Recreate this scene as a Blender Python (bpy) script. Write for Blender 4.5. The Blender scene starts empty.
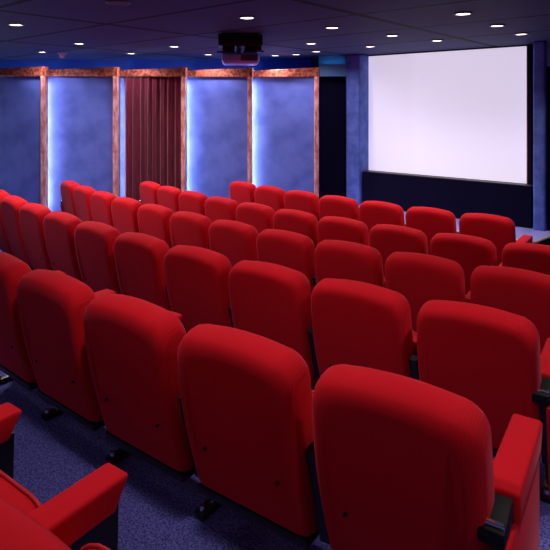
import bpy, bmesh, math, random
from mathutils import Vector, Matrix
random.seed(4)
S = bpy.context.scene
COL = S.collection
R = math.radians

# ------------------------------------------------------------------ frame of the place
F, YAW, HOR, ZC = 556.5, R(40.26), 105.5, 2.0      # lens (in 550 px frame), heading, horizon, eye height
SY, CY = math.sin(YAW), math.cos(YAW)
CEIL = 2.86
CX, CFY = -3.202, 20.75                            # centre the seat rows curve around
PITCH = 0.608

def cam_to_world(x, z):
    return (x * CY - z * SY, x * SY + z * CY)

def along(px, z):                                  # ground point seen in direction px, z metres ahead
    return cam_to_world((px - 275) / F * z, z)

def on_ceiling(px, py):
    z = F * (CEIL - ZC) / (HOR - py)
    return along(px, z)

# ------------------------------------------------------------------ materials
def new_mat(name):
    m = bpy.data.materials.new(name); m.use_nodes = True
    nt = m.node_tree
    return m, nt, nt.nodes['Principled BSDF']

def plain(name, col, rough=0.6, metal=0.0, spec=0.5):
    m, nt, b = new_mat(name)
    b.inputs['Base Color'].default_value = (*col, 1)
    b.inputs['Roughness'].default_value = rough
    b.inputs['Metallic'].default_value = metal
    b.inputs['Specular IOR Level'].default_value = spec
    return m

def noisy(name, c1, c2, scale, rough=0.7, bump=0.0, detail=4, stretch=(1, 1, 1), sheen=0.0, lo=0.35, hi=0.65, spec=0.3):
    m, nt, b = new_mat(name)
    tc = nt.nodes.new('ShaderNodeTexCoord'); mp = nt.nodes.new('ShaderNodeMapping')
    mp.inputs['Scale'].default_value = stretch
    n = nt.nodes.new('ShaderNodeTexNoise'); n.inputs['Scale'].default_value = scale; n.inputs['Detail'].default_value = detail
    r = nt.nodes.new('ShaderNodeValToRGB')
    r.color_ramp.elements[0].position = lo; r.color_ramp.elements[0].color = (*c1, 1)
    r.color_ramp.elements[1].position = hi; r.color_ramp.elements[1].color = (*c2, 1)
    L = nt.links.new
    L(tc.outputs['Object'], mp.inputs[0]); L(mp.outputs[0], n.inputs['Vector']); L(n.outputs[0], r.inputs[0])
    L(r.outputs[0], b.inputs['Base Color'])
    b.inputs['Roughness'].default_value = rough
    b.inputs['Specular IOR Level'].default_value = spec
    b.inputs['Sheen Weight'].default_value = sheen
    if bump:
        bp = nt.nodes.new('ShaderNodeBump'); bp.inputs['Strength'].default_value = bump; bp.inputs['Distance'].default_value = 0.01
        L(n.outputs[0], bp.inputs['Height']); L(bp.outputs[0], b.inputs['Normal'])
    return m

def glow(name, col, strength):
    m, nt, b = new_mat(name)
    b.inputs['Base Color'].default_value = (*col, 1)
    b.inputs['Emission Color'].default_value = (*col, 1)
    b.inputs['Emission Strength'].default_value = strength
    return m

def red_fabric(name, k=1.0):
    m, nt, b = new_mat(name)
    L = nt.links.new
    tc = nt.nodes.new('ShaderNodeTexCoord')
    w = nt.nodes.new('ShaderNodeTexWave'); w.wave_type = 'BANDS'; w.bands_direction = 'X'
    w.inputs['Scale'].default_value = 42; w.inputs['Distortion'].default_value = 1.2; w.inputs['Detail'].default_value = 1
    w2 = nt.nodes.new('ShaderNodeTexNoise'); w2.inputs['Scale'].default_value = 160
    mx = nt.nodes.new('ShaderNodeMath'); mx.operation = 'ADD'
    r = nt.nodes.new('ShaderNodeValToRGB')
    r.color_ramp.elements[0].position = 0.3; r.color_ramp.elements[0].color = (0.57*k, 0.0055*k, 0.014*k, 1)
    r.color_ramp.elements[1].position = 1.3 / 2; r.color_ramp.elements[1].color = (0.64*k, 0.007*k, 0.016*k, 1)
    hv = nt.nodes.new('ShaderNodeMath'); hv.operation = 'MULTIPLY'; hv.inputs[1].default_value = 0.5
    L(tc.outputs['Object'], w.inputs['Vector']); L(tc.outputs['Object'], w2.inputs['Vector'])
    L(w.outputs['Fac'], mx.inputs[0]); L(w2.outputs[0], mx.inputs[1]); L(mx.outputs[0], hv.inputs[0])
    L(hv.outputs[0], r.inputs[0]); L(r.outputs[0], b.inputs['Base Color'])
    bp = nt.nodes.new('ShaderNodeBump'); bp.inputs['Strength'].default_value = 0.12; bp.inputs['Distance'].default_value = 0.002
    L(hv.outputs[0], bp.inputs['Height']); L(bp.outputs[0], b.inputs['Normal'])
    b.inputs['Roughness'].default_value = 0.85
    b.inputs['Specular IOR Level'].default_value = 0.12
    b.inputs['Sheen Weight'].default_value = 0.22
    b.inputs['Sheen Roughness'].default_value = 0.4
    b.inputs['Sheen Tint'].default_value = (1.0, 0.25, 0.35, 1)
    return m

M = {}
M['red'] = red_fabric('red_fabric')
M['arm'] = red_fabric('red_arm_fabric', 1.0)
M['pipe'] = plain('red_piping', (0.55, 0.012, 0.025), 0.7)
M['black'] = plain('black_plastic', (0.008, 0.008, 0.010), 0.45)
M['gloss'] = plain('black_gloss', (0.010, 0.010, 0.014), 0.35)
M['matte'] = plain('black_matte', (0.006, 0.006, 0.008), 0.6, 0, 0.2)
M['chrome'] = plain('chrome', (0.75, 0.73, 0.80), 0.22, 1.0)
M['silver'] = plain('silver_casing', (0.50, 0.60, 1.0), 0.28, 0.2)
M['carpet'] = noisy('blue_carpet', (0.030, 0.030, 0.19), (0.17, 0.17, 0.58), 115, 0.95, 0.5, 3)
M['blue'] = noisy('blue_plaster', (0.085, 0.125, 0.46), (0.135, 0.185, 0.60), 3.2, 0.75, 0.08, 6)
M['bluewall'] = plain('deep_blue_wall', (0.02, 0.06, 0.32), 0.8)
M['column'] = noisy('blue_column_plaster', (0.075, 0.135, 0.48), (0.14, 0.22, 0.66), 7, 0.7, 0.1, 6)
M['teal'] = plain('teal_wall', (0.09, 0.25, 0.45), 0.8)
M['dark'] = plain('dark_wall', (0.012, 0.012, 0.03), 0.8)
M['burl'] = noisy('burl_wood', (0.16, 0.03, 0.018), (0.62, 0.17, 0.09), 22, 0.45, 0.0, 10, (1, 1, 1), 0, 0.38, 0.62)
M['post'] = noisy('figured_pink_wood', (0.52, 0.16, 0.13), (0.85, 0.48, 0.43), 6, 0.4, 0.0, 8, (3, 3, 1), 0, 0.38, 0.62)
M['velvet'] = noisy('wine_velvet', (0.20, 0.014, 0.042), (0.32, 0.028, 0.07), 12, 0.7, 0.0, 3, (4, 4, 0.4), 0.35)
M['stage'] = noisy('pale_stage_floor', (0.33, 0.33, 0.85), (0.46, 0.45, 0.95), 5, 0.35)
M['lip'] = plain('pale_wood_edge', (0.75, 0.55, 0.42), 0.4)
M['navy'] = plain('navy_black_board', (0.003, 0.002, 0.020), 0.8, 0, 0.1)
M['tube'] = glow('cool_tube', (0.80, 0.92, 1.0), 46.0)
M['cove'] = glow('blue_cove_tube', (0.03, 0.22, 1.0), 5.5)
M['lamp'] = glow('lamp_face', (1.0, 0.86, 0.88), 5.0)
M['rim'] = plain('lamp_rim', (0.12, 0.11, 0.14), 0.4, 0.3)
M['screen'] = glow('projection_surface', (0.84, 0.79, 0.96), 0.69)  # emission stands in for the light projected onto it
M['pale'] = plain('pale_pink_plastic', (0.70, 0.50, 0.62), 0.5)
M['backwall'] = plain('back_wall_paint', (0.05, 0.05, 0.12), 0.8)

def ceiling_mat():
    m, nt, b = new_mat('dark_ceiling_panels')
    L = nt.links.new
    tc = nt.nodes.new('ShaderNodeTexCoord'); sp = nt.nodes.new('ShaderNodeSeparateXYZ')
    L(tc.outputs['Object'], sp.inputs[0])
    def line(axis, off, period, half):
        a = nt.nodes.new('ShaderNodeMath'); a.operation = 'SUBTRACT'; a.inputs[1].default_value = off - period / 2
        L(sp.outputs[axis], a.inputs[0])
        f = nt.nodes.new('ShaderNodeMath'); f.operation = 'FLOORED_MODULO'; f.inputs[1].default_value = period
        L(a.outputs[0], f.inputs[0])
        s = nt.nodes.new('ShaderNodeMath'); s.operation = 'SUBTRACT'; s.inputs[1].default_value = period / 2
        L(f.outputs[0], s.inputs[0])
        ab = nt.nodes.new('ShaderNodeMath'); ab.operation = 'ABSOLUTE'; L(s.outputs[0], ab.inputs[0])
        lt = nt.nodes.new('ShaderNodeMath'); lt.operation = 'LESS_THAN'; lt.inputs[1].default_value = half
        L(ab.outputs[0], lt.inputs[0]); return lt
    l1 = line('Y', 4.52, 1.18, 0.026); l2 = line('X', -2.80, 2.36, 0.04)
    mx = nt.nodes.new('ShaderNodeMath'); mx.operation = 'MAXIMUM'; L(l1.outputs[0], mx.inputs[0]); L(l2.outputs[0], mx.inputs[1])
    mix = nt.nodes.new('ShaderNodeMix'); mix.data_type = 'RGBA'
    mix.inputs[6].default_value = (0.060, 0.068, 0.160, 1); mix.inputs[7].default_value = (0.004, 0.003, 0.008, 1)
    L(mx.outputs[0], mix.inputs[0]); L(mix.outputs[2], b.inputs['Base Color'])
    b.inputs['Roughness'].default_value = 0.7; b.inputs['Specular IOR Level'].default_value = 0.1
    return m
M['ceiling'] = ceiling_mat()

# ------------------------------------------------------------------ mesh helpers
def add_box(bm, x0, x1, y0, y1, z0, z1, bev=0.0, seg=2, mat4=None):
    t = bmesh.new()
    bmesh.ops.create_cube(t, size=1)
    for v in t.verts:
        v.co = Vector(((x0 + x1) / 2 + v.co.x * (x1 - x0), (y0 + y1) / 2 + v.co.y * (y1 - y0), (z0 + z1) / 2 + v.co.z * (z1 - z0)))
    if bev: bmesh.ops.bevel(t, geom=t.edges[:], offset=bev, segments=seg, affect='EDGES', profile=0.5)
    if mat4 is not None: bmesh.ops.transform(t, matrix=mat4, verts=t.verts)
    merge(bm, t)

def merge(bm, t):
    me = bpy.data.meshes.new('tmp'); t.to_mesh(me); t.free(); bm.from_mesh(me); bpy.data.meshes.remove(me)

def add_cyl(bm, r, depth, mat4, seg=20, r2=None, bev=0.0):
    t = bmesh.new()
    bmesh.ops.create_cone(t, cap_ends=True, segments=seg, radius1=r, radius2=r if r2 is None else r2, depth=depth)
    if bev: bmesh.ops.bevel(t, geom=[e for e in t.edges if len(e.link_faces) == 2 and abs(e.link_faces[0].normal.dot(e.link_faces[1].normal)) < .5], offset=bev, segments=2, affect='EDGES')
    bmesh.ops.transform(t, matrix=mat4, verts=t.verts); merge(bm, t)

def add_tube(bm, pts, r, seg=8, closed=False):
    rings = []
    n = len(pts)
    for i, p in enumerate(pts):
        p = Vector(p)
        a = Vector(pts[(i - 1) % n] if closed else pts[max(i - 1, 0)]); b = Vector(pts[(i + 1) % n] if closed else pts[min(i + 1, n - 1)])
        d = (b - a).normalized()
        u = d.cross(Vector((0, 1, 0)));
        if u.length < 1e-3: u = d.cross(Vector((1, 0, 0)))
        u.normalize(); w = d.cross(u)
        rings.append([bm.verts.new(p + (u * math.cos(2 * math.pi * k / seg) + w * math.sin(2 * math.pi * k / seg)) * r) for k in range(seg)])
    m = n if closed else n - 1
    for i in range(m):
        A, B = rings[i], rings[(i + 1) % n]
        for k in range(seg):
            bm.faces.new((A[k], A[(k + 1) % seg], B[(k + 1) % seg], B[k]))
    if not closed:
        bm.faces.new(rings[0]); bm.faces.new(rings[-1])

def add_prism(bm, poly, axis_fn, lo, hi):
    A = [bm.verts.new(axis_fn(p, lo)) for p in poly]; B = [bm.verts.new(axis_fn(p, hi)) for p in poly]
    n = len(poly)
    bm.faces.new(A); bm.faces.new(B[::-1])
    for i in range(n): bm.faces.new((A[i], B[i], B[(i + 1) % n], A[(i + 1) % n]))

def obj(name, bm, m, parent=None, smooth=False, angle=40):
    bmesh.ops.recalc_face_normals(bm, faces=bm.faces[:])
    me = bpy.data.meshes.new(name); bm.to_mesh(me); bm.free()
    me.materials.append(m)
    if smooth:
        for p in me.polygons: p.use_smooth = True
        try: me.set_sharp_from_angle(angle=R(angle))
        except Exception: pass
    o = bpy.data.objects.new(name, me); COL.objects.link(o)
    if parent: o.parent = parent
    return o

def tag(o, label=None, cat=None, group=None, kind=None):
    if label: o['label'] = label
    if cat: o['category'] = cat
    if group: o['group'] = group
    if kind: o['kind'] = kind
    return o

def thing(name, label, cat, loc=(0, 0, 0), rz=0, group=None):
    o = bpy.data.objects.new(name, None); COL.objects.link(o)
    o.empty_display_size = 0.1
    o.location = loc; o.rotation_euler = (0, 0, rz)
    return tag(o, label, cat, group)

def copy_tree(o, parent=None):
    c = o.copy(); COL.objects.link(c)
    if parent: c.parent = parent
    for ch in [x for x in o.children]: copy_tree(ch, c)
    return c

def struct(name, bm, m, **k): return tag(obj(name, bm, m, **k), kind='structure')

# ------------------------------------------------------------------ the setting
# floor: stepped terraces concentric with the rows, front level z=0
ROWS = {  # row number from the screen: (radius of back ridge, x of the last seat's left corner, seats, floor z)
    1: (15.00, -2.320, 7, 0.0), 2: (16.07, -1.552, 10, 0.0), 3: (17.16, -1.403, 11, 0.075),
    4: (18.27, -1.248, 10, 0.175), 5: (19.35, -1.094, 5, 0.28), 6: (20.36, None, 2, 0.28)}
bm = bmesh.new()
prof = [(8.5, 0.0), (16.36, 0.0), (16.36, 0.075), (17.46, 0.075), (17.46, 0.175), (18.55, 0.175), (18.55, 0.28), (26.5, 0.28)]
NA = 90; A0, A1 = R(-42), R(24)
rings = []
for i in range(NA + 1):
    a = A0 + (A1 - A0) * i / NA
    rings.append([bm.verts.new((CX + r * math.sin(a), CFY - r * math.cos(a), z)) for r, z in prof])
for i in range(NA):
    for k in range(len(prof) - 1):
        bm.faces.new((rings[i][k], rings[i + 1][k], rings[i + 1][k + 1], rings[i][k + 1]))
floor = struct('floor', bm, M['carpet'])

bm = bmesh.new(); add_box(bm, -16, 3.2, -4.2, 10.6, CEIL, CEIL + 0.12)
struct('ceiling', bm, M['ceiling'])

def wall_between(bm, p, q, z0, z1, t):            # slab from p to q, thickness t away to the left of p->q
    p = Vector((*p, 0)); q = Vector((*q, 0)); d = (q - p).normalized(); n = Vector((-d.y, d.x, 0)) * t
    add_prism(bm, [p, q, q + n, p + n], lambda v, z: (v.x, v.y, z), z0, z1)

# wall behind the left panel screens
bm = bmesh.new(); wall_between(bm, along(330, 10.45)[::1], along(-330, 10.45), -0.05, CEIL, -0.15)
struct('wall_left', bm, M['bluewall'])
# wall behind the screen
bm = bmesh.new(); add_box(bm, -6.2, -2.02, 8.36, 8.5, -0.05, CEIL); add_box(bm, -2.02, 3.1, 8.1, 8.5, -0.05, CEIL)
struct('wall_front', bm, M['dark'])
bm = bmesh.new(); add_box(bm, 2.6, 2.75, -3.8, 8.4, -0.05, CEIL); struct('wall_right', bm, M['backwall'])
bm = bmesh.new(); add_box(bm, -14, 2.75, -3.8, -3.65, -0.05, CEIL); struct('wall_back', bm, M['backwall'])

# columns each side of the screen
def column(name, x0, x1, y0, y1):
    bm = bmesh.new(); add_box(bm, x0, x1, y0, y1, 0.0, CEIL, 0.03, 3)
    return struct(name, bm, M['column'], smooth=True)
column('trim_1', -5.17, -4.90, 7.955, 8.36)
column('trim_2', -2.195, -2.036, 7.955, 8.36)
# dark openings: left of the left column, right of the right column
pL, pR = along(319, 9.45), (-5.17, 7.97)
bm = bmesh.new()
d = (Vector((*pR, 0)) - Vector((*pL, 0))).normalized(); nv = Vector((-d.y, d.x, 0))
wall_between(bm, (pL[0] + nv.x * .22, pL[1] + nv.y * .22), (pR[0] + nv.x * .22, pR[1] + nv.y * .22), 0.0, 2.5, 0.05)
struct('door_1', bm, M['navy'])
bm = bmesh.new(); wall_between(bm, pL, pR, 2.50, 2.68, 0.22); wall_between(bm, pL, pR, 2.68, 2.702, 0.012); wall_between(bm, (pL[0] + nv.x * .14, pL[1] + nv.y * .14), (pR[0] + nv.x * .14, pR[1] + nv.y * .14), 2.68, CEIL, 0.08)
struct('trim_3', bm, M['teal'])
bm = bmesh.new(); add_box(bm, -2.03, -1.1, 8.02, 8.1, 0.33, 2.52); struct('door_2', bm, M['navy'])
bm = bmesh.new(); add_box(bm, -2.03, 2.6, 7.98, 8.1, 2.52, CEIL); struct('trim_4', bm, M['teal'])

a = Vector((*pL, 0)) + nv * 0.035 + d * 0.03; b = Vector((*pR, 0)) + nv * 0.035 - d * 0.03
bm = bmesh.new(); add_tube(bm, [(0, 0, 0), (b - a)[:]], 0.006, 8)
o = obj('cove_light', bm, glow('teal_cove_tube', (0.12, 0.55, 0.9), 9.0)); o.location = (a.x, a.y, 2.689)
tag(o, 'short teal cove tube over the dark doorway left of the screen', 'lamp')
# stage with pale lip
STZ = 0.33
lip = [(-5.12, 7.24)]
cx_, cy_, rr = -2.10, 7.37, 0.13
lip += [(cx_, 7.24)] + [(cx_ + rr * math.sin(a), cy_ - rr * math.cos(a)) for a in [R(15 * k) for k in range(1, 7)]] + [(-1.92, 7.73), (-1.90, 7.97)]
poly = lip + [(-1.90, 8.1), (-2.0, 8.36), (-5.12, 8.36)]
bm = bmesh.new(); add_prism(bm, poly, lambda p, z: (p[0], p[1], z), STZ - 0.02, STZ)
stage = struct('stage', bm, M['stage'])
bm = bmesh.new(); add_prism(bm, [(p[0] * 1.0, p[1]) for p in poly], lambda p, z: (p[0] - (0.03 if p[0] > -3 else 0), p[1] + (0.03 if p[1] < 8 else 0), z), 0.0, STZ - 0.02)
obj('stage_front', bm, M['black'], stage)
bm = bmesh.new(); add_tube(bm, [(p[0], p[1], STZ - 0.012) for p in lip], 0.016, 8); obj('stage_edge', bm, M['lip'], stage, smooth=True)

# black board below the screen
t = thing('screen_plinth', 'long low navy black board standing on the stage below the projection screen', 'panel', (-3.75, 8.0, STZ))
bm = bmesh.new(); add_box(bm, -1.126, 1.527, 0.0, 0.15, 0.0, 0.565, 0.008, 2); obj('board', bm, M['navy'], t)
bm = bmesh.new(); add_box(bm, -1.126, 1.527, 0.0, 0.15, 0.565, 0.58, 0.004, 1); obj('top_edge', bm, M['black'], t)

# projection screen
SX0, SX1, SZ0, SZ1, SYY = -4.906, -2.353, 0.904, 2.834, 8.25
t = thing('projection_screen', 'large white glowing projection screen on the front wall', 'screen', ((SX0 + SX1) / 2, SYY, SZ0))
hw, hh = (SX1 - SX0) / 2, SZ1 - SZ0
bm = bmesh.new(); add_box(bm, -hw, hw, 0.0, 0.02, 0.0, hh); obj('screen_surface', bm, M['screen'], t)
bm = bmesh.new(); add_box(bm, -hw - .03, hw + .05, 0.02, 0.10, -0.03, hh + 0.02); obj('backing_frame', bm, M['black'], t)
bm = bmesh.new(); add_box(bm, -hw, hw + .012, -0.01, 0.02, -0.022, 0.0); add_box(bm, hw, hw + .012, -0.01, 0.02, 0, hh)
obj('edge_strip', bm, plain('brass_strip', (0.55, 0.42, 0.36), 0.35, 0.5), t)

# ------------------------------------------------------------------ panelled screens of the left wall
POSTS = [(-31, 9.2), (43.5, 9.2), (115.5, 9.32), (183.5, 9.42), (250, 9.48), (316.5, 9.42)]
DEEP = 0.28
labs = ['blue wall panel under a burl header at the left edge of the photo',
        'blue wall panel between the left edge panel and the wine red curtain',
        'burl wood framed bay around the wine red curtain',
        'blue wall panel directly right of the wine red curtain, below the projector',
        'blue wall panel nearest the screen with a spot of light near its top']
def W2(px, z): return Vector((*along(px, z), 0))
for i in range(1, len(POSTS)):
    (pa, za), (pb, zb) = POSTS[i - 1], POSTS[i]
    base = W2(pb, zb)
    root = thing('wall_panel', labs[i - 1], 'wall panel', (base.x, base.y, 0), 0, 'framed panels along the left wall')
    q = W2(pb, zb); p = W2(pa + 1, za + DEEP)
    d = (q - p).normalized(); n = Vector((-d.y, d.x, 0))     # n points away from the camera
    loc = lambda v, z: (v.x - base.x, v.y - base.y, z)
    # header, thicker towards its near right end
    bm = bmesh.new(); T = 0.10
    q1 = q + d * 0.05
    quad = [(p, 2.503, 2.607), (q1, 2.482, 2.645)]
    vs = []
    for off in (0.0, T):
        for v, zlo, zhi in quad:
            vs.append(bm.verts.new(loc(v + n * (off - 0.03), zlo))); vs.append(bm.verts.new(loc(v + n * (off - 0.03), zhi)))
    a0, a1, b0, b1, c0, c1, d0, d1 = vs
    for f in ((a0, b0, b1, a1), (c0, c1, d1, d0), (a0, a1, c1, c0), (b0, d0, d1, b1), (a1, b1, d1, c1), (a0, c0, d0, b0)): bm.faces.new(f)
    bmesh.ops.bevel(bm, geom=bm.edges[:], offset=0.006, segments=1, affect='EDGES')
    obj('header', bm, M['burl'], root)
    # post
    ang = math.atan2(SY, CY)
    bm = bmesh.new()
    mt = Matrix.Translation((0, 0, 0)) @ Matrix.Rotation(YAW, 4, 'Z')
    add_box(bm, -0.038, 0.038, -0.03, 0.10, 0.0, 2.49, 0.006, 1, mt)
    obj('post', bm, M['post'], root)
    # board
    bm = bmesh.new()
    k_ = 0.16 if i == 3 else 0.03
    pp, qq = p + n * k_, q + n * k_
    add_prism(bm, [pp, qq, qq + n * 0.035, pp + n * 0.035], lambda v, z: loc(v, z), 0.0, 2.51)
    obj('board', bm, M['blue'], root)
# lamps hidden in the slots: upright tubes behind each post
for i in range(0, len(POSTS) - 1):
    px, z = POSTS[i]
    v = W2(px + 0.6, z + 0.235)
    names = ['behind the post at the left edge', 'behind the second wooden post', 'behind the post left of the curtain', 'behind the post right of the curtain', 'behind the post left of the panel nearest the screen']
    bm = bmesh.new(); add_cyl(bm, 0.013, 2.2, Matrix.Translation((0, 0, 1.3)), 10)
    r = thing('tube_light', 'slim white upright tube light ' + names[i], 'lamp', (v.x, v.y, 0), 0, 'slot lights of the left wall')
    obj('tube', bm, M['tube'], r)
    bm = bmesh.new(); add_cyl(bm, 0.02, 0.2, Matrix.Translation((0, 0, 0.1)), 10); obj('socket', bm, M['black'], r)
    bm = bmesh.new(); add_cyl(bm, 0.02, 0.08, Matrix.Translation((0, 0, 2.44)), 10); obj('socket', bm, M['black'], r)
# blue cove tubes behind the headers
for k, (pa, pb) in enumerate([(-20, 105), (120, 180), (190, 300)]):
    a, b = W2(pa, 9.85), W2(pb, 9.85)
    bm = bmesh.new(); add_tube(bm, [(0, 0, 0), (b - a)[:]], 0.02, 8)
    o = obj('cove_light', bm, M['cove']); o.location = (a.x, a.y, 2.60)
    tag(o, ['blue cove tube above the left pair of wall panels', 'blue cove tube above the curtain bay', 'blue cove tube above the right pair of wall panels'][k], 'lamp', 'cove tubes over the left wall')
# curtain in the third bay
(pa, za), (pb, zb) = POSTS[2], POSTS[3]
p, q = W2(pa + 8.5, za + 0.22), W2(pb - 2, zb + 0.10)
d = (q - p).normalized(); n = Vector((-d.y, d.x, 0)); Lc = (q - p).length
bm = bmesh.new(); NX, NZ = 150, 16; g = []
fr = [random.uniform(0, 6.28) for _ in range(4)]
for i in range(NX + 1):
    u = i / NX; col_ = []
    for k in range(NZ + 1):
        zz = 0.03 + 2.46 * k / NZ
        w = 0.030 * math.sin(u * 2 * math.pi * 8.2 + fr[0]) + 0.016 * math.sin(u * 2 * math.pi * 15 + fr[1] + 0.4 * math.sin(zz * 1.3)) + 0.014 * math.sin(u * 19 + fr[2])
        amp = 1.0 if zz < 2.3 else 0.55
        v = p + d * (u * Lc) + n * (w * amp)
        col_.append(bm.verts.new((v.x - p.x, v.y - p.y, zz)))
    g.append(col_)
for i in range(NX):
    for k in range(NZ): bm.faces.new((g[i][k], g[i + 1][k], g[i + 1][k + 1], g[i][k + 1]))
bmesh.ops.solidify(bm, geom=bm.faces[:], thickness=0.008)
cur = obj('curtain', bm, M['velvet'], None, True, 80); cur.location = (p.x, p.y, 0)
tag(cur, 'wine red velvet curtain hanging in folds inside a burl wood frame', 'curtain')
bm = bmesh.new(); add_tube(bm, [(-0.05 * d.x, -0.05 * d.y, 2.485), ((Lc + .03) * d.x, (Lc + .03) * d.y, 2.485)], 0.014, 8); obj('curtain_rail', bm, M['black'], cur)

# ------------------------------------------------------------------ cinema seats
BZ0, BZ1 = 0.195, 0.867
def outline(inset_s, inset_t, inset_b, n=10):
    """closed front-view outline of the backrest (x, z)"""
    w_top, w_mid, w_bot = 0.269, 0.276, 0.268
    pts = []
    zt, zb = BZ1 - inset_t, BZ0 + inset_b
    def half(z):
        t = (z - BZ0) / (BZ1 - BZ0)
        if t > 0.55: h = w_mid + (w_top - w_mid) * ((t - 0.55) / 0.45) ** 1.6
        else: h = w_bot + (w_mid - w_bot) * math.sin(t / 0.55 * math.pi / 2)
        return h - inset_s
    rt, rb = 0.088, 0.025
    zs = [zb + rb + (zt - rt - zb - rb) * k / n for k in range(n + 1)]
    right = [(half(z), z) for z in zs]
    top = []
    hx = half(zt - rt)
    for k in range(1, 9):
        a = math.pi / 2 * k / 8
        top.append((hx - rt + rt * math.cos(a), zt - rt + rt * math.sin(a)))
    nt_ = 8
    arc = []
    x1 = hx - rt
    for k in range(1, nt_): 
        x = x1 - 2 * x1 * k / nt_
        arc.append((x, zt + 0.014 * (1 - (x / x1) ** 2)))
    bot = []
    hb = half(zb + rb)
    for k in range(0, 5):
        a = -math.pi / 2 * (1 - k / 4)
        bot.append((hb - rb + rb * math.cos(a), zb + rb + rb * math.sin(a)))
    r_ = bot[:-1] + right + top
    return r_ + arc + [(-x, z) for x, z in r_[::-1]]

def loft(layers, tilt=None):
    bm = bmesh.new(); rs = []
    for y, o in layers:
        rs.append([bm.verts.new((x, y, z)) for x, z in o])
    n = len(rs[0])
    for A, B in zip(rs, rs[1:]):
        for k in range(n): bm.faces.new((A[k], A[(k + 1) % n], B[(k + 1) % n], B[k]))
    for ring, y in ((rs[0], layers[0][0]), (rs[-1], layers[-1][0])):
        bm.faces.new(ring)
    if tilt:
        for v in bm.verts: tilt(v)
    return bm

def lean(v):
    t = max(0.0, min(1.0, (v.co.z - BZ0) / (BZ1 - BZ0)))
    v.co.y += (BZ1 - v.co.z) * 0.205 - 0.022 * math.sin(math.pi * t) ** 1.2

def make_back():
    # rear face (y<0) with a broad soft shoulder along the top and sides; ridge at y=0
    L = []
    prof = [(-0.088, 0.055, 0.086, 0.020), (-0.087, 0.030, 0.060, 0.012), (-0.081, 0.015, 0.040, 0.008), (-0.068, 0.006, 0.025, 0.003), (-0.045, 0.001, 0.012, 0.0),
            (-0.015, 0.0, 0.003, 0.0), (0.015, 0.0, 0.0, 0.0), (0.045, 0.006, 0.008, 0.004), (0.066, 0.024, 0.026, 0.02), (0.074, 0.06, 0.06, 0.05)]
    for y, s, t, b in prof: L.append((y, outline(s, t, b)))
    bm = loft(L, lean)
    return bm

def make_cushion():
    """folded-up seat cushion: rounded slab standing on edge"""
    def rr(w, z0, z1, r, n=6):
        pts = []
        for cx, cz, a0 in ((w - r, z0 + 0.04, -90), (w - r, z1 - r, 0), (-w + r, z1 - r, 90), (-w + r, z0 + 0.04, 180)):
            rad_z = r if cz > z0 + 0.1 else 0.04
            for k in range(n + 1):
                a = R(a0 + 90 * k / n); 
                pts.append((cx + r * math.cos(a), cz + rad_z * math.sin(a)))
        return pts
    L = []
    for y, ins in ((0.165, 0.05), (0.175, 0.02), (0.20, 0.004), (0.235, 0.0), (0.30, 0.0), (0.325, 0.006), (0.345, 0.022), (0.352, 0.06)):
        L.append((y, rr(0.255 - ins, 0.19 + ins * .6, 0.545 - ins, 0.13)))
    def tip(v): v.co.y += (v.co.z - 0.2) * 0.10
    bm = loft(L, tip)
    pts = [(x, 0.318 + (z - 0.2) * 0.10, z) for x, z in rr(0.256, 0.19, 0.546, 0.13)]
    return bm, pts

def arm_bm(x, y0=0.085, y1=0.545):
    bm = bmesh.new()
    add_box(bm, x - 0.051, x + 0.051, y0, y1, 0.505, 0.60, 0.013, 3)
    # sloped front end
    for v in bm.verts:
        if v.co.y > y1 - 0.05 and v.co.z < 0.55: v.co.y -= 0.045
    return bm

def stanchion_bm(x):
    bm = bmesh.new()
    prof = [(0.00, 0.545), (0.07, 0.30), (0.10, 0.18), (0.20, 0.12), (0.25, 0.0), (0.50, 0.0), (0.525, 0.30), (0.53, 0.507), (0.12, 0.507), (0.085, 0.53), (0.07, 0.555), (0.02, 0.56)]
    add_prism(bm, prof, lambda p, h: (x + h, p[0], p[1]), -0.017, 0.017)
    return bm

def foot_bm(x):
    bm = bmesh.new()
    add_box(bm, x - 0.026, x + 0.026, 0.10, 0.34, 0.0, 0.032, 0.008, 2)
    return bm

def bolt_bm(x):
    bm = bmesh.new(); add_cyl(bm, 0.014, 0.02, Matrix.Translation((x, 0.125, 0.041)), 10, 0.011); return bm

def side_parts(root, x, end=0):
    """armrest with its post and foot at x; end = +1 for a finished aisle end"""
    obj('armrest', arm_bm(x), M['arm'], root, True, 35)
    st = obj('stanchion', stanchion_bm(x), M['black'], root)
    ft = obj('foot', foot_bm(x), M['gloss'], root, True, 35)
    obj('bolt', bolt_bm(x), M['chrome'], ft, True, 35)
    if end:
        bm = bmesh.new(); add_box(bm, x + 0.018 if end > 0 else x - 0.046, x + 0.046 if end > 0 else x - 0.018, -0.05, 0.50, 0.06, 0.514, 0.012, 2)
        # lean the rear edge like the backrest
        for v in bm.verts:
            if v.co.y < 0.1: v.co.y += (0.514 - v.co.z) * 0.2
        tag(obj('end_panel', bm, M['arm'], root, True, 35), 'red upholstered aisle end panel')
        bm = bmesh.new(); add_box(bm, x - 0.04, x + 0.034, -0.045, 0.084, 0.516, 0.588, 0.008, 2)
        for v in bm.verts:
            if v.co.z > 0.55: v.co.z += (v.co.y - 0.084) * 0.22
        bx = obj('aisle_marker', bm, M['matte'], root, True, 35)
        bm = bmesh.new(); add_box(bm, x - 0.036, x + 0.030, -0.030, -0.014, 0.560, 0.573, 0.002, 1)
        tag(obj('marker_strip', bm, M['chrome'], bx), 'bright silver strip')

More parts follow.
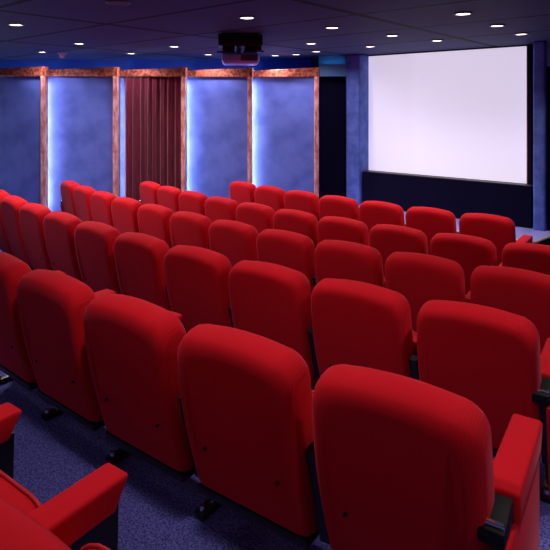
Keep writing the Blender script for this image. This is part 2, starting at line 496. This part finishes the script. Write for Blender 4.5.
def make_seat(kind):
    root = thing('cinema_seat', 'red fabric cinema seat', 'cinema seat')
    bk = obj('backrest', make_back(), M['red'], root, True, 60)
    for s in (-1, 1):
        bm = bmesh.new(); zz = 0.40
        add_cyl(bm, 0.0065, 0.010, Matrix.Translation((s * 0.17, -0.088 + (BZ1 - zz) * 0.205 - 0.022 * math.sin(math.pi * (zz - BZ0) / (BZ1 - BZ0)) ** 1.2 - 0.001, zz)) @ Matrix.Rotation(R(90), 4, 'X'), 10)
        obj('screw_cap', bm, M['black'], bk)
    bm = bmesh.new(); add_box(bm, -0.258, 0.258, 0.045, 0.15, 0.166, 0.20, 0.008, 2); obj('bottom_rail', bm, M['black'], root, True, 35)
    cb, pts = make_cushion()
    cu = obj('seat', cb, M['red'], root, True, 60)
    bm = bmesh.new(); add_tube(bm, pts, 0.006, 6, True); obj('piping', bm, M['pipe'], cu, True, 80)
    side_parts(root, -PITCH / 2, -1 if kind == 'left_end' else 0)
    if kind == 'right_end': side_parts(root, PITCH / 2 - 0.016, 1)
    return root

protos = {k: make_seat(k) for k in ('plain', 'right_end', 'left_end')}
used = set()
ORD = ['last', 'second', 'third', 'fourth', 'fifth', 'sixth', 'seventh', 'eighth', 'ninth', 'tenth', 'eleventh']
ROWN = {1: 'front row nearest the stage', 2: 'second row back from the stage', 3: 'third row back from the stage',
        4: 'fourth row back from the stage', 5: 'fifth row back from the stage'}
GRP = {1: 'seats of the front row', 2: 'seats of the second row', 3: 'seats of the third row', 4: 'seats of the fourth row', 5: 'seats of the fifth row'}
def put(kind, x, y, z, a, label, group):
    p = protos[kind]
    if kind in used: p = copy_tree(p)
    used.add(kind)
    p.location = (x, y, z); p.rotation_euler = (0, 0, a); p['label'] = label; p['group'] = group
for r in range(1, 6):
    rad, xc, n, fz = ROWS[r]
    a0 = math.asin((xc - CX) / rad) + 0.275 / rad
    for i in range(n):
        a = a0 - i * 0.6035 / rad
        kind = 'right_end' if i == 0 else ('left_end' if (i == n - 1 and r <= 3) else 'plain')
        if i == 0: pos = 'red cinema seat with end panel, rightmost of the '
        elif i == n - 1 and r <= 3: pos = 'red cinema seat at the left end of the '
        elif i == n - 1: pos = 'red cinema seat at the left photo edge in the '
        else: pos = 'red cinema seat, ' + ORD[i] + ' from the right in the '
        lab = pos + ROWN[r]
        put(kind, CX + rad * math.sin(a), CFY - rad * math.cos(a), fz, a, lab, GRP[r])
# nearest row, only two seats reach into the picture
rad, fz = ROWS[6][0], 0.28
for k, xarm in enumerate((-1.435, -2.051)):
    a = math.asin((xarm + PITCH / 2 - CX) / rad)
    if k == 1:
        lab = 'folded red cinema seat between two armrests in the bottom left corner'
    else:
        lab = 'red cinema seat at the bottom photo edge beside the large padded armrest'
    put('plain' if k else 'plain', CX + rad * math.sin(a), CFY - rad * math.cos(a), fz, a, lab, 'seats of the row beside the camera')

# ------------------------------------------------------------------ ceiling fittings
LAMPS = [(16, 24), (79, 43), (42, 51.5), (131, 53), (174, 46), (208, 54), (247, 17), (275, 55), (332, 27), (311, 43), (316, 51), (392, 35), (370, 46), (463, 13), (497, 25), (437, 40), (521, 33.5)]
def spot(x, y, z, e, col, size=R(120), blend=0.8, r=0.09):
    l = bpy.data.lights.new('down_spot', 'SPOT'); l.energy = e; l.color = col; l.spot_size = size; l.spot_blend = blend; l.shadow_soft_size = r  # name shared by the ceiling lights and the added fill spots
    o = bpy.data.objects.new('down_spot', l); COL.objects.link(o); o.location = (x, y, z); return o
proto = None
def down_spot(x, y, label, e, col, size):
    global proto
    if proto is None:
        proto = thing('ceiling_light', '', 'ceiling light')
        bm = bmesh.new(); add_cyl(bm, 0.064, 0.006, Matrix.Translation((0, 0, -0.006)), 24); obj('lamp_face', bm, M['lamp'], proto)
        bm = bmesh.new(); ring = [(0.074 * math.cos(2 * math.pi * k / 24), 0.074 * math.sin(2 * math.pi * k / 24), -0.006) for k in range(24)]
        add_tube(bm, ring, 0.010, 6, True); obj('rim', bm, M['rim'], proto, True, 80); o = proto
    else: o = copy_tree(proto)
    o.location = (x, y, CEIL); o['label'] = label; o['group'] = 'round lights recessed in the dark ceiling'
    spot(x, y, CEIL - 0.03, e, col, size)
LL = ['first ceiling light at the far left, highest in the photo there', 'ceiling light above the second blue wall panel', 'small ceiling light near the left wall, left of the smoke detector',
      'small ceiling light above the left post of the curtain', 'ceiling light above the right side of the curtain, left of the projector', 'small ceiling light close to the wall, just left of the projector',
      'ceiling light above the projector, nearest the camera in mid ceiling', 'small ceiling light just right of the projector near the wall', 'ceiling light left of the screen, nearest the camera of that cluster',
      'ceiling light in the middle of the cluster left of the screen', 'small ceiling light above the post beside the dark doorway left of the screen', 'ceiling light over the left half of the screen, nearer the camera',
      'small ceiling light over the top left corner of the screen', 'ceiling light above the screen, highest in the photo on the right', 'ceiling light over the right part of the screen',
      'ceiling light closest above the middle of the screen', 'ceiling light over the top right corner of the screen']
WARM = (1.0, 0.86, 0.86)
E0 = 42
for (px, py), lab in zip(LAMPS, LL):
    x, y = on_ceiling(px, py)
    near_wall = py > 50
    down_spot(x, y, lab, E0 * (1.2 if near_wall else 3.0 if px < 200 else 1.0), (0.95, 0.85, 1.0) if near_wall else WARM, R(165) if near_wall or px < 200 else R(120))
x, y = along(296, 9.28)
down_spot(x, y, 'small ceiling light close in front of the rightmost blue wall panel', 28, (1.0, 0.92, 0.95), R(70))
# weak fill spots added behind the camera to lift seat backs and carpet
for x, y, e in ((-1.4, -1.1, 20), (-4.0, -0.6, 22), (0.6, -0.9, 10)): spot(x, y, CEIL - 0.03, e, (0.95, 0.85, 1.0), R(165), 0.8, 0.15)
# the same fittings carry on over the seats, above the frame of the photo
OVER = [(-1.6, 1.1), (0.9, 1.1), (-0.3, 2.6), (-2.6, 2.6), (-4.9, 1.8), (-0.3, 4.8), (-5.6, 2.9)]
for k, (x, y) in enumerate(OVER):
    spot(x, y, CEIL - 0.03, E0 * 1.5, WARM)

x, y = on_ceiling(62, 53)
t = thing('smoke_detector', 'small pale pink smoke detector on the dark ceiling at the left', 'smoke detector', (x, y, CEIL))
bm = bmesh.new(); add_cyl(bm, 0.075, 0.02, Matrix.Translation((0, 0, -0.01)), 20); obj('base_plate', bm, M['pale'], t)
bm = bmesh.new(); add_cyl(bm, 0.03, 0.06, Matrix.Translation((0, 0, -0.05)), 16, 0.055); obj('sensor_head', bm, M['pale'], t, True, 40)
x, y = on_ceiling(118, 2)
t = thing('ceiling_speaker', 'round grey ceiling speaker at the top photo edge', 'speaker', (x, y, CEIL))
bm = bmesh.new(); add_cyl(bm, 0.09, 0.008, Matrix.Translation((0, 0, -0.004)), 28); obj('grille', bm, plain('speaker_grille', (0.05, 0.045, 0.06), 0.6), t)
bm = bmesh.new(); add_tube(bm, [(0.095 * math.cos(k * math.pi / 14), 0.095 * math.sin(k * math.pi / 14), -0.005) for k in range(28)], 0.009, 6, True); obj('rim', bm, M['rim'], t, True, 80)

# projector hanging from the ceiling
zp = 6.75
x, y = along(240.5, zp)
t = thing('projector', 'silver and black projector hanging from the dark ceiling', 'projector', (x, y, CEIL), YAW + R(4))
bm = bmesh.new(); add_box(bm, -0.22, 0.22, -0.14, 0.14, -0.02, 0.0, 0.004, 1); obj('ceiling_plate', bm, M['black'], t)
bm = bmesh.new(); add_box(bm, -0.265, 0.265, -0.17, 0.17, -0.15, -0.02, 0.012, 2); obj('mount_housing', bm, M['black'], t, True, 35)
bm = bmesh.new(); add_box(bm, -0.215, -0.07, -0.12, 0.12, -0.215, -0.15, 0.01, 2); add_box(bm, 0.05, 0.25, -0.12, 0.12, -0.205, -0.15, 0.01, 2); add_box(bm, -0.285, -0.06, -0.03, 0.03, -0.226, -0.205, 0.006, 1); add_box(bm, 0.03, 0.285, -0.03, 0.03, -0.215, -0.195, 0.006, 1)
obj('bracket', bm, M['black'], t, True, 35)
bm = bmesh.new(); add_cyl(bm, 0.03, 0.10, Matrix.Translation((-0.02, 0, -0.19)), 14); obj('pivot', bm, M['silver'], t, True, 35)
bm = bmesh.new(); add_box(bm, -0.225, 0.225, -0.19, 0.19, -0.365, -0.232, 0.045, 5); bd = obj('body', bm, M['silver'], t, True, 50)
bm = bmesh.new(); add_box(bm, 0.00, 0.20, -0.193, -0.18, -0.33, -0.26, 0.004, 1); obj('vent', bm, plain('vent_grey', (0.10, 0.09, 0.13), 0.5), bd)
bm = bmesh.new(); add_cyl(bm, 0.05, 0.09, Matrix.Translation((0.10, 0.21, -0.30)) @ Matrix.Rotation(R(90), 4, 'X'), 20); obj('lens', bm, M['gloss'], t, True, 40)

# ------------------------------------------------------------------ world and camera
w = bpy.data.worlds.new('World'); S.world = w; w.use_nodes = True
w.node_tree.nodes['Background'].inputs[0].default_value = (0.02, 0.02, 0.05, 1)
w.node_tree.nodes['Background'].inputs[1].default_value = 0.3
cam = bpy.data.cameras.new('camera'); co = bpy.data.objects.new('camera', cam); COL.objects.link(co)
co.location = (0, 0, ZC); co.rotation_euler = (R(90), 0, YAW)
cam.sensor_fit = 'HORIZONTAL'; cam.sensor_width = 36; cam.lens = F / 550 * 36
cam.shift_y = -(275 - HOR) / 550
cam.clip_start = 0.05
S.camera = co
vs = S.view_settings
S.display_settings.display_device = 'sRGB'
vs.view_transform = 'Standard'; vs.look = 'None'; vs.exposure = 0.0; vs.gamma = 1.0; vs.use_curve_mapping = False
